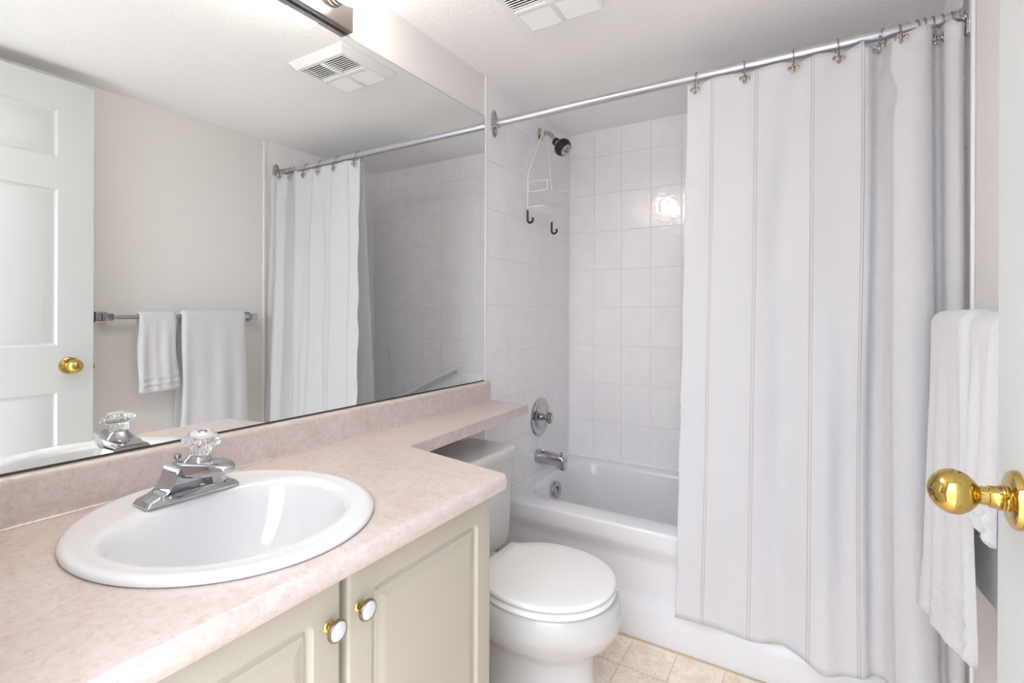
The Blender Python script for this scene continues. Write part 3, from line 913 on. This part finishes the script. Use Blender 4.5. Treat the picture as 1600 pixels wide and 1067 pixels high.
# ------------------------------------------------------------------ wire shower caddy hanging from the arm
cad = thing('shower_caddy', (0.035, 2.15, 1.62), 'white wire shower caddy with black hooks hanging from the shower arm', 'shower caddy')
cxp = 0.034
CL, CR = 2.030, 2.275
apx = (0.026, sh_y - 0.001, sh_z + 0.0235)
wr = 0.0021
bm = bmesh.new()
loop = [(cxp, CL, 1.655), (cxp, CL, 1.80), (cxp, CL + 0.006, 1.830), (0.030, sh_y - 0.026, sh_z - 0.010), (apx[0], sh_y - 0.019, sh_z + 0.012), apx, (apx[0], sh_y + 0.019, sh_z + 0.012), (0.030, sh_y + 0.024, sh_z - 0.010), (cxp, CR - 0.004, 1.830), (cxp, CR, 1.80), (cxp, CR, 1.635)]
tube(bm, loop, wr, 8)
obj('hanger_wire', bm, 'wire', cad)
for name, z, depth, rails in (('upper_basket', 1.742, 0.100, True), ('lower_basket', 1.672, 0.088, False)):
    bm = bmesh.new()
    x0, x1 = cxp + 0.003, cxp + depth
    def rect(zz): return [(x0, CL + 0.004, zz), (x1, CL + 0.004, zz), (x1, CR - 0.004, zz), (x0, CR - 0.004, zz)]
    def closed(zz):
        p = rect(zz)
        for a, b in zip(p, p[1:] + p[:1]): tube(bm, [a, b], 0.0019, 8)
    closed(z)
    if rails: closed(z + 0.045)
    nsl = 9
    for k in range(1, nsl):
        x = x0 + (x1 - x0) * k / nsl
        tube(bm, [(x, CL + 0.004, z - 0.002), (x, CR - 0.004, z - 0.002)], 0.0014, 6)
    if rails:
        for p, q in zip(rect(z), rect(z + 0.045)): tube(bm, [p, q], 0.0017, 6)
    obj(name, bm, 'wire', cad)
for y, zt in ((CL, 1.657), (CR, 1.640)):
    hk = [(cxp, y, zt), (cxp, y, zt - 0.046)]
    for k in range(1, 10):
        a = PI * k / 9
        hk.append((cxp + 0.014 - 0.014 * math.cos(a), y, zt - 0.046 - 0.013 * math.sin(a)))
    hk.append((cxp + 0.028, y, zt - 0.037))
    obj('black_hook', tube(bmesh.new(), hk, 0.0052, 10), 'black', cad, label='black plastic hook tip')

# ------------------------------------------------------------------ grab bar and soap dish on the tub wall (seen in the mirror)
gb = thing('grab_bar', (0.98, DEPTH, 0.74), 'white slanted grab bar on the tiled wall behind the tub', 'grab bar')
ga, gz = (0.783, 0.826), (1.205, 0.630)
bm = bmesh.new()
y0 = DEPTH - 0.0005
tube(bm, catmull([(ga[0], y0 - 0.004, ga[1]), (ga[0] + 0.004, y0 - 0.030, ga[1] - 0.002), (ga[0] + 0.022, y0 - 0.043, ga[1] - 0.010), (gz[0] - 0.022, y0 - 0.043, gz[1] + 0.010), (gz[0] - 0.004, y0 - 0.030, gz[1] + 0.002), (gz[0], y0 - 0.004, gz[1])], 8), 0.0145, 16)
obj('bar', bm, 'ceramic_white', gb)
for p in (ga, gz):
    fl = obj('flange', lathe(bmesh.new(), (p[0], y0, p[1]), (0, -1, 0), [(0, 0.036), (0.003, 0.036), (0.005, 0.033), (0.006, 0.018)], 32), 'ceramic_white', gb)
    for k in range(3):
        a = 2 * PI * k / 3 + 0.6
        obj('screw', lathe(bmesh.new(), (p[0] + 0.026 * math.cos(a), y0 - 0.0052, p[1] + 0.026 * math.sin(a)), (0, -1, 0), [(0, 0.0045), (0.001, 0.0045), (0.0018, 0.003), (0.0018, 0.001)], 14), 'screw', fl)
sd = thing('soap_dish', (0.665, DEPTH, 0.77), 'white ceramic soap dish set in the tiles beneath the grab bar', 'soap dish')
bm = bmesh.new()
loft(bm, [[(a, DEPTH - 0.0004, b) for a, b in rrect(0.668, 0.745, 0.078, 0.056, 0.016, 5)], [(a, DEPTH - 0.008, b) for a, b in rrect(0.668, 0.745, 0.078, 0.056, 0.016, 5)], [(a, DEPTH - 0.012, b) for a, b in rrect(0.668, 0.745, 0.071, 0.049, 0.014, 5)]])
obj('back_plate', bm, 'ceramic_white', sd)
bm = bmesh.new()
rs = []
for z, g, dpt in ((0.700, 0.030, 0.030), (0.706, 0.012, 0.055), (0.722, 0.004, 0.066), (0.734, 0.0, 0.070)):
    ring = []
    for k in range(25):
        a = PI * k / 24
        ring.append((0.668 - (0.062 - g) * math.cos(a), DEPTH - 0.0115 - dpt * math.sin(a) ** 0.8, z))
    rs.append(ring)
inner = [[(0.668 + (x - 0.668) * 0.86, DEPTH - 0.0115 - (DEPTH - 0.0115 - y) * 0.86, 0.733) for x, y, z in rs[-1]], [(0.668 + (x - 0.668) * 0.7, DEPTH - 0.0115 - (DEPTH - 0.0115 - y) * 0.7, 0.716) for x, y, z in rs[-1]]]
loft(bm, rs + inner)
obj('tray', bm, 'ceramic_white', sd)

# ------------------------------------------------------------------ curtain rod
RY, RZ, RR_ = 1.790, 1.983, 0.0152
rod = thing('curtain_rod', (0.76, RY, RZ), 'straight satin metal shower curtain rod above the tub edge', 'curtain rod')
obj('rod_tube', lathe(bmesh.new(), (0.012, RY, RZ), (1, 0, 0), [(0, RR_), (WIDTH - 0.024, RR_)], 28), 'rod', rod)
for s, x in ((1, 0.0046), (-1, WIDTH - 0.0046)):
    bm = bmesh.new()
    rs = []
    for d, a, b in ((0, 0.0235, 0.058), (0.003, 0.0235, 0.058), (0.005, 0.021, 0.054), (0.0065, 0.017, 0.034), (0.010, 0.0190, 0.021), (0.026, 0.0182, 0.0182), (0.027, 0.0155, 0.0155)):
        rs.append([(x + s * d, RY + a * math.cos(2 * PI * k / 36), RZ + b * math.sin(2 * PI * k / 36)) for k in range(36)])
    loft(bm, rs)
    fl = obj('wall_flange', bm, 'chrome', rod, angle=30)
    for q in (-1, 1):
        obj('screw', lathe(bmesh.new(), (x + s * 0.0052, RY, RZ + q * 0.043), (s, 0, 0), [(0, 0.0042), (0.001, 0.0042), (0.0022, 0.0028), (0.0022, 0.0008)], 14), 'screw', fl)

# ------------------------------------------------------------------ shower curtain
CTOP, CBOT = 1.9555, 0.158
plan = [(0.803, 1.768), (0.845, 1.774), (0.895, 1.776), (0.945, 1.769), (0.990, 1.764), (1.035, 1.768), (1.080, 1.780), (1.120, 1.778), (1.160, 1.766), (1.200, 1.772), (1.240, 1.772), (1.270, 1.760), (1.290, 1.756), (1.304, 1.762), (1.314, 1.782), (1.325, 1.792), (1.338, 1.788), (1.347, 1.768), (1.354, 1.750), (1.372, 1.738), (1.400, 1.730), (1.428, 1.734), (1.446, 1.750), (1.451, 1.768), (1.455, 1.784), (1.462, 1.791), (1.470, 1.784), (1.475, 1.762), (1.484, 1.748), (1.498, 1.742), (1.509, 1.750), (1.513, 1.770), (1.511, 1.800)]
dense = catmull([Vector((x, y, 0)) for x, y in plan], 9)
S = [0.0]
for a, b in zip(dense[:-1], dense[1:]): S.append(S[-1] + (b - a).length)
def s_at(x): return S[min(range(len(dense)), key=lambda i: abs(dense[i].x - x) + (0 if dense[i].y < 1.779 else 1))]
ANCH = [(0.0, 0.0)] + [(s_at(x), STRIPE0 + STRIPE_STEP * k) for k, x in enumerate((0.881, 1.015, 1.167, 1.288, 1.3545, 1.447))] + [(S[-1], STRIPE0 + STRIPE_STEP * 6.35)]
def cloth_u(s_):
    for (a0, u0), (a1, u1) in zip(ANCH[:-1], ANCH[1:]):
        if s_ <= a1: return u0 + (u1 - u0) * (s_ - a0) / (a1 - a0)
    return ANCH[-1][1]
def g(x, c, s_): return math.exp(-((x - c) / s_) ** 2)
NV = 90
bm = bmesh.new()
uvl = bm.loops.layers.uv.new('cloth')
HOOKX = [0.830, 0.975, 1.117, 1.230, 1.343, 1.378, 1.414, 1.432, 1.450, 1.4705, 1.490]
vg = []
for j in range(NV + 1):
    v = j / NV
    row = []
    for i, p in enumerate(dense):
        x0 = p.x
        droop = 0.0
        for hx_ in HOOKX[:6]: droop = max(droop, g(x0, hx_ + 0.012, 0.03))
        top = CTOP + 0.006 - 0.012 * droop
        if 1.29 < x0 < 1.335: top -= 0.020
        if x0 > 1.485: top -= 0.014 * min(1, (x0 - 1.485) / 0.012)
        z = top + (CBOT + 0.006 + 0.006 * math.sin(S[i] * 19 + 1.0) * (1 if x0 > 1.1 else 0) - 0.016 * g(x0, 1.21, 0.05) - top) * v
        # cloth leaves the rod nearly straight, then spreads into the room lower down
        fl = v ** 1.25
        dy = -fl * (0.036 + 0.045 * g(x0, 1.205, 0.045) + 0.012 * g(x0, 1.12, 0.03) + 0.030 * g(x0, 1.40, 0.05)) + fl * 0.018 * g(x0, 1.10, 0.03)
        amp = 1 + 0.0 * v
        base = 1.772
        y = base + (p.y - base) * (0.55 + 0.45 * min(1, v * 4)) if x0 < 1.28 else p.y
        # the small kink in the turned edge near the top
        if 1.335 < x0 < 1.375: 
            x = x0 + 0.010 * g(v, 0.085, 0.03) - 0.006 * g(v, 0.05, 0.02)
        else: x = x0
        x += -0.026 * fl * max(0.0, (1.30 - x0) / 0.5) + 0.012 * fl * g(x0, 1.36, 0.03) + 0.006 * math.sin(v * 5 + 1) * g(x0, 1.31, 0.06) + 0.012 * (v - 0.3) * g(x0, 1.452, 0.03)
        # soft diagonal drape lines under the hooks and crumples along the free edge
        dy += 0.0035 * math.sin(10 * (x0 - 0.8) * 6 + v * 9) * math.exp(-v * 3) * (1 if x0 < 1.3 else 0.3)
        dy += 0.0042 * math.sin(v * 46 + x0 * 20) * g(x0, 0.80, 0.04) * min(1, v * 3) + 0.0025 * math.sin(v * 71 + x0 * 45) * g(x0, 0.82, 0.05) * min(1, v * 2)
        dy += 0.0030 * math.sin(v * 14 + x0 * 33)
        row.append(bm.verts.new((min(x, 1.5125), min(y + dy, 1.803), z)))
    vg.append(row)
for j in range(NV):
    for i in range(len(dense) - 1):
        f = bm.faces.new((vg[j][i], vg[j + 1][i], vg[j + 1][i + 1], vg[j][i + 1]))
        for l, (jj, ii) in zip(f.loops, ((j, i), (j + 1, i), (j + 1, i + 1), (j, i + 1))):
            l[uvl].uv = (cloth_u(S[ii]), 1.80 * (1 - jj / NV))
cur = obj('shower_curtain', bm, 'curtain', angle=80)
md = cur.modifiers.new('thick', 'SOLIDIFY'); md.thickness = 0.0012; md.offset = 0
tag(cur, 'white waffle weave shower curtain with paired beige stripes hanging outside the tub', 'shower curtain')

# plain liner hanging inside the tub (its edge shows in the mirror)
bm = bmesh.new()
vg = []
for j in range(41):
    v = j / 40
    row = []
    for i in range(81):
        t = i / 80
        x = 0.825 + 0.035 * v + (1.500 - 0.825 - 0.245 * v) * t
        y = 1.815 + 0.150 * v + 0.006 * math.sin(t * 38) * (1 - 0.4 * v)
        row.append(bm.verts.new((x, y, 1.955 - 1.72 * v)))
    vg.append(row)
for j in range(40):
    for i in range(80):
        bm.faces.new((vg[j][i], vg[j + 1][i], vg[j + 1][i + 1], vg[j][i + 1]))
lin = obj('shower_liner', bm, 'liner', angle=80)
md = lin.modifiers.new('thick', 'SOLIDIFY'); md.thickness = 0.0008; md.offset = 0
tag(lin, 'plain white liner hanging inside the tub behind the striped curtain', 'shower liner')

# ------------------------------------------------------------------ curtain hooks with a lily ornament
def make_hook(x, tilt, yf):
    t = thing('curtain_hook', (x, RY, RZ), '', 'curtain hook', 'curtain hooks on the rod')
    bm = bmesh.new()
    pts = []
    R_ = 0.0215
    zr = RZ + 0.0170 - R_
    for k in range(0, 19):
        a = math.radians(-62 + 250 * k / 18)        # from behind-below over the top to the front
        pts.append((x, RY + R_ * math.cos(a), zr + R_ * math.sin(a)))
    last = pts[-1]
    pts += [(x, RY - 0.0200, RZ - 0.012), (x, RY - 0.0200, RZ - 0.0175), (x, yf - 0.002, RZ - 0.0195), (x, yf - 0.005, RZ - 0.027), (x, yf - 0.004, RZ - 0.037)]
    tube(bm, pts, 0.0017, 8)
    obj('hook_wire', bm, 'nickel', t)
    # lily: tall middle petal, two curled side petals, band, small tail
    bm = bmesh.new()
    zc = RZ - 0.056
    yo = yf - 0.004
    tube(bm, [(x, yo, zc + 0.020), (x, yo, zc + 0.013), (x, yo, zc + 0.004), (x, yo, zc - 0.004)], [0.0006, 0.0034, 0.0042, 0.0022], 10)
    for s in (-1, 1):
        pp = [(x + s * 0.0015, yo, zc - 0.004), (x + s * 0.0050, yo, zc + 0.003), (x + s * 0.0090, yo, zc + 0.0065), (x + s * 0.0125, yo, zc + 0.0045), (x + s * 0.0132, yo, zc - 0.0005), (x + s * 0.0112, yo, zc - 0.0035)]
        tube(bm, catmull(pp, 4), [0.0012 + 0.0022 * math.sin(PI * (k / 20)) for k in range(21)], 8)
    ball(bm, (x, yo, zc - 0.0045), 0.0042, 12, 8, (1.1, 0.7, 0.55))
    tube(bm, [(x, yo, zc - 0.006), (x, yo, zc - 0.0115), (x, yo, zc - 0.0155)], [0.0028, 0.0030, 0.0006], 8)
    for s in (-1, 1):
        tube(bm, [(x + s * 0.001, yo, zc - 0.006), (x + s * 0.005, yo, zc - 0.0095), (x + s * 0.0065, yo, zc - 0.0085)], [0.0016, 0.0018, 0.0007], 8)
    ball(bm, (x, yo + 0.002, zc + 0.018), 0.0022, 10, 6)
    obj('lily_ornament', bm, 'nickel', t, label='small metal lily ornament')
    if tilt: t.rotation_euler = (0, 0, tilt)
    return t
HOOK_LABELS = [
    'metal curtain hook with lily ornament, at the free edge of the striped curtain',
    'metal curtain hook with lily ornament, second from the free edge of the curtain',
    'metal curtain hook with lily ornament, third from the free edge of the curtain',
    'metal curtain hook with lily ornament, fourth from the free edge of the curtain',
    'metal curtain hook with lily ornament, over the hollow beside the deepest curtain fold',
    'metal curtain hook with lily ornament, on the front of the bulging right-hand fold',
    'metal curtain ring with no ornament showing, first one right of the bulging fold hook',
    'metal curtain ring with no ornament showing, above the right edge of the bulging fold',
    'metal curtain hook with lily ornament, in the narrow hollow right of the bulging fold',
    'metal curtain hook with half hidden ornament, second hook from the flange by the door',
    'metal curtain ring nearest the wall flange by the door',
]
def curtain_front(x):
    return min(p.y for p in dense if abs(p.x - x) < 0.012)
for i, hx_ in enumerate(HOOKX):
    yf = {0: 1.760, 1: 1.757, 2: 1.762, 3: 1.760, 4: 1.748, 5: 1.716}.get(i, 1.770)
    hk = make_hook(hx_, [0, 0.2, 0, 0.12, -0.3, -0.05, 0.35, 0.15, 0.15, 0.1, 0.1][i], yf)
    hk['label'] = HOOK_LABELS[i]

# ------------------------------------------------------------------ door (open against the right wall)
DX0, DX1, DY0, DY1, DZT = 1.386, 1.421, 0.122, 0.882, 2.100
bm = bmesh.new()
panels = []
ya, yb = (0.237, 0.449), (0.555, 0.767)
for yy in (ya, yb):
    panels += [(yy, (0.235, 0.862)), (yy, (1.046, 1.665)), (yy, (1.790, 1.979))]
for xf, s in ((DX0, 1), (DX1, -1)):
    hl = []
    for (p0, p1), (z0, z1) in panels:
        hl.append([(p0, z0), (p1, z0), (p1, z1), (p0, z1)])
    loops = [[Vector((DY0, 0.012, 0)), Vector((DY1, 0.012, 0)), Vector((DY1, DZT, 0)), Vector((DY0, DZT, 0))]] + [[Vector((a, b, 0)) for a, b in h_] for h_ in hl]
    tris = geometry.tessellate_polygon(loops)
    vs = [bm.verts.new((xf, p.x, p.y)) for l in loops for p in l]
    for t_ in tris: bm.faces.new([vs[i] for i in t_])
    for (p0, p1), (z0, z1) in panels:
        rs = []
        for d, dep in ((0, 0), (0.002, 0.0015), (0.006, 0.0058), (0.009, 0.0075), (0.013, 0.0078), (0.016, 0.0070), (0.036, 0.0030), (0.040, 0.0016), (0.042, 0.0012)):
            rs.append([(xf + s * dep, p0 + d, z0 + d), (xf + s * dep, p1 - d, z0 + d), (xf + s * dep, p1 - d, z1 - d), (xf + s * dep, p0 + d, z1 - d)])
        loft(bm, rs, False, True)
for a, b in (((DY0, 0.012), (DY1, 0.012)), ((DY1, 0.012), (DY1, DZT)), ((DY1, DZT), (DY0, DZT)), ((DY0, DZT), (DY0, 0.012))):
    bm.faces.new([bm.verts.new(p) for p in ((DX0, a[0], a[1]), (DX0, b[0], b[1]), (DX1, b[0], b[1]), (DX1, a[0], a[1]))])
door = struct('door_1', bm, 'door', angle=20)
door['label'] = 'white six panel door standing open along the right wall'
KY, KZ = 0.803, 0.966
for xf, s, nm in ((DX0, -1, 'door_knob'), (DX1, 1, 'door_knob')):
    bm = lathe(bmesh.new(), (xf + s * 0.0003, KY, KZ), (s, 0, 0), [(0, 0.0335), (0.003, 0.0335), (0.007, 0.0315), (0.0095, 0.0265), (0.0105, 0.0200), (0.0105, 0.0150), (0.012, 0.0142), (0.0135, 0.0150), (0.015, 0.0140), (0.0165, 0.0148), (0.018, 0.0132), (0.020, 0.0128), (0.026, 0.0125), (0.0265, 0.0108), (0.034, 0.0106),
        (0.036, 0.0125), (0.039, 0.0165), (0.044, 0.0215), (0.050, 0.0252), (0.057, 0.0270), (0.064, 0.0262), (0.071, 0.0228), (0.077, 0.0170), (0.081, 0.0100), (0.0828, 0.0035), (0.083, 0.0005)], 48)
    obj(nm, bm, 'brass', door, angle=28, label='polished brass door knob')
obj('latch', B((DX0 + 0.012, DY1 - 0.001, 0.945), (DX1 - 0.010, DY1 + 0.009, 0.963), 0.002), 'brass', door, label='brass latch bolt')
for z in (0.25, 1.05, 1.85):
    obj('hinge', lathe(bmesh.new(), (DX1 + 0.004, DY0 - 0.004, z - 0.045), (0, 0, 1), [(0, 0.003), (0.002, 0.006), (0.088, 0.006), (0.09, 0.003)], 16), 'brass', door, label='brass hinge barrel')

# ------------------------------------------------------------------ towel bar and towels
BX, BZ = 1.447, 1.158
PYA, PYB = 0.955, 1.612
tb = thing('towel_bar', (WIDTH, (PYA + PYB) / 2, BZ), 'square chrome towel bar fixed to the right wall behind the door', 'towel bar')
bm = box(bmesh.new(), (BX - 0.0095, PYA, BZ - 0.0095), (BX + 0.0095, PYB, BZ + 0.0095), 0.0015)
obj('bar', bm, 'chrome', tb)
for y in (PYA, PYB):
    bm = bmesh.new()
    rs = []
    for x, h_ in ((WIDTH - 0.0004, 0.024), (WIDTH - 0.006, 0.024), (WIDTH - 0.010, 0.019), (WIDTH - 0.030, 0.013), (WIDTH - 0.060, 0.013), (BX + 0.010, 0.0165), (BX - 0.012, 0.0165), (BX - 0.015, 0.0135)):
        rs.append([(x, y - h_, BZ - h_), (x, y + h_, BZ - h_), (x, y + h_, BZ + h_), (x, y - h_, BZ + h_)])
    loft(bm, rs)
    obj('post', bm, 'chrome', tb, angle=20)

def make_towel(name, y0, y1, zf0, zf1, zb, thick, bulge, label, ridges, seed, sideslope=0.0, fold=0.0, lean=0.0):
    """cloth laid over the bar: front half ends at zf0 (near y0) .. zf1 (near y1), back half at zb"""
    rnd = random.Random(seed)
    bm = bmesh.new()
    NU, NL = 28, 90
    rr = 0.0150                         # inner radius over the bar
    ph = [rnd.uniform(0, 6.28) for _ in range(4)]
    def mid(t, u):
        # t: 0 front hem -> 1 back hem
        zf = zf0 + (zf1 - zf0) * u + (0.022 if y1 > 1.4 else 0.006) * max(0.0, (abs(u - 0.5) - 0.38) / 0.12) ** 2
        Lf = BZ - zf; La = PI * rr; Lb = BZ - zb
        Lt = Lf + La + Lb
        k_ = t * NL
        if k_ <= 52: s = Lf * k_ / 52
        elif k_ <= 68: s = Lf + La * (k_ - 52) / 16
        else: s = Lf + La + Lb * (k_ - 68) / 22
        if s < Lf:
            z = zf + s; q = 1 - s / Lf
            x = BX - rr - bulge * q ** 1.2
            nx, nz = -1.0, 0.0
        elif s < Lf + La:
            a = (s - Lf) / rr
            x = BX - rr * math.cos(a); z = BZ + rr * math.sin(a); q = 0
            nx, nz = -math.cos(a), math.sin(a)
        else:
            d = s - Lf - La
            z = BZ - d; x = BX + rr; q = 0; nx, nz = 1.0, 0.0
        return x, z, nx, nz, q, s
    front, back = [], []
    for j in range(NL + 1):
        t = j / NL
        ro, ri = [], []
        for i in range(NU + 1):
            u = i / NU
            x, z, nx, nz, q, s = mid(t, u)
            qq = q if nx < 0 else min(1.0, max(0.0, (BZ - z)) / (BZ - zb))
            x += lean * qq * (1 - u)
            y = y0 + (y1 - y0) * u
            y += sideslope * q * (u - 0.2) + 0.004 * math.sin(q * 7 + ph[0]) * (1 if u in (0.0, 1.0) else 0.6)
            wv = 0.0042 * math.sin(u * 9 + ph[1] + q * 2) * min(1, q * 2) + 0.0024 * math.sin(u * 21 + ph[2]) * min(1, q * 3) + fold * math.exp(-((u - 0.86) / 0.06) ** 2) * min(1, q * 2)
            th = thick
            e = min(u, 1 - u) * (y1 - y0)
            th *= max(0.12, min(1.0, (e / 0.010))) ** 0.5      # rounded side edges
            for d0, hgt, wd in ridges:
                th += hgt * math.exp(-((s - d0) / wd) ** 2) * (1 if nx < 0 else 0)
            he = min(s / 0.010, 1.0)
            th *= max(0.15, he) ** 0.5
            x += wv * (1 if nx < 0 else 0)
            ro.append((x + nx * th, y, z + nz * th))
            ri.append((x, y, z))
        front.append(ro); back.append(ri)
    vo = [[bm.verts.new(p) for p in r] for r in front]
    vi = [[bm.verts.new(p) for p in r] for r in back]
    for j in range(NL):
        for i in range(NU):
            bm.faces.new((vo[j][i], vo[j + 1][i], vo[j + 1][i + 1], vo[j][i + 1]))
            bm.faces.new((vi[j][i], vi[j][i + 1], vi[j + 1][i + 1], vi[j + 1][i]))
        bm.faces.new((vo[j][0], vi[j][0], vi[j + 1][0], vo[j + 1][0]))
        bm.faces.new((vo[j][NU], vo[j + 1][NU], vi[j + 1][NU], vi[j][NU]))
    for i in range(NU):
        bm.faces.new((vo[0][i], vo[0][i + 1], vi[0][i + 1], vi[0][i]))
        bm.faces.new((vo[NL][i], vi[NL][i], vi[NL][i + 1], vo[NL][i + 1]))
    o = obj(name, bm, 'terry', angle=60)
    return tag(o, label, 'towel')
make_towel('hand_towel', 1.062, 1.212, 0.812, 0.818, 0.90, 0.012, 0.006, 'small white hand towel on the towel bar, nearest the door edge',
           [(0.012, 0.004, 0.010), (0.040, 0.005, 0.008), (0.068, 0.004, 0.007), (0.054, -0.003, 0.004), (0.026, -0.003, 0.004)], 3, sideslope=0.02)
make_towel('bath_towel', 1.245, 1.556, 0.515, 0.472, 0.605, 0.018, 0.022, 'long white bath towel on the towel bar beside the shower curtain',
           [(0.015, 0.003, 0.012), (0.054, 0.003, 0.013), (0.093, 0.002, 0.012), (0.034, -0.005, 0.004), (0.074, -0.005, 0.004), (0.112, -0.004, 0.004)], 5, sideslope=0.012, fold=-0.004, lean=0.030)
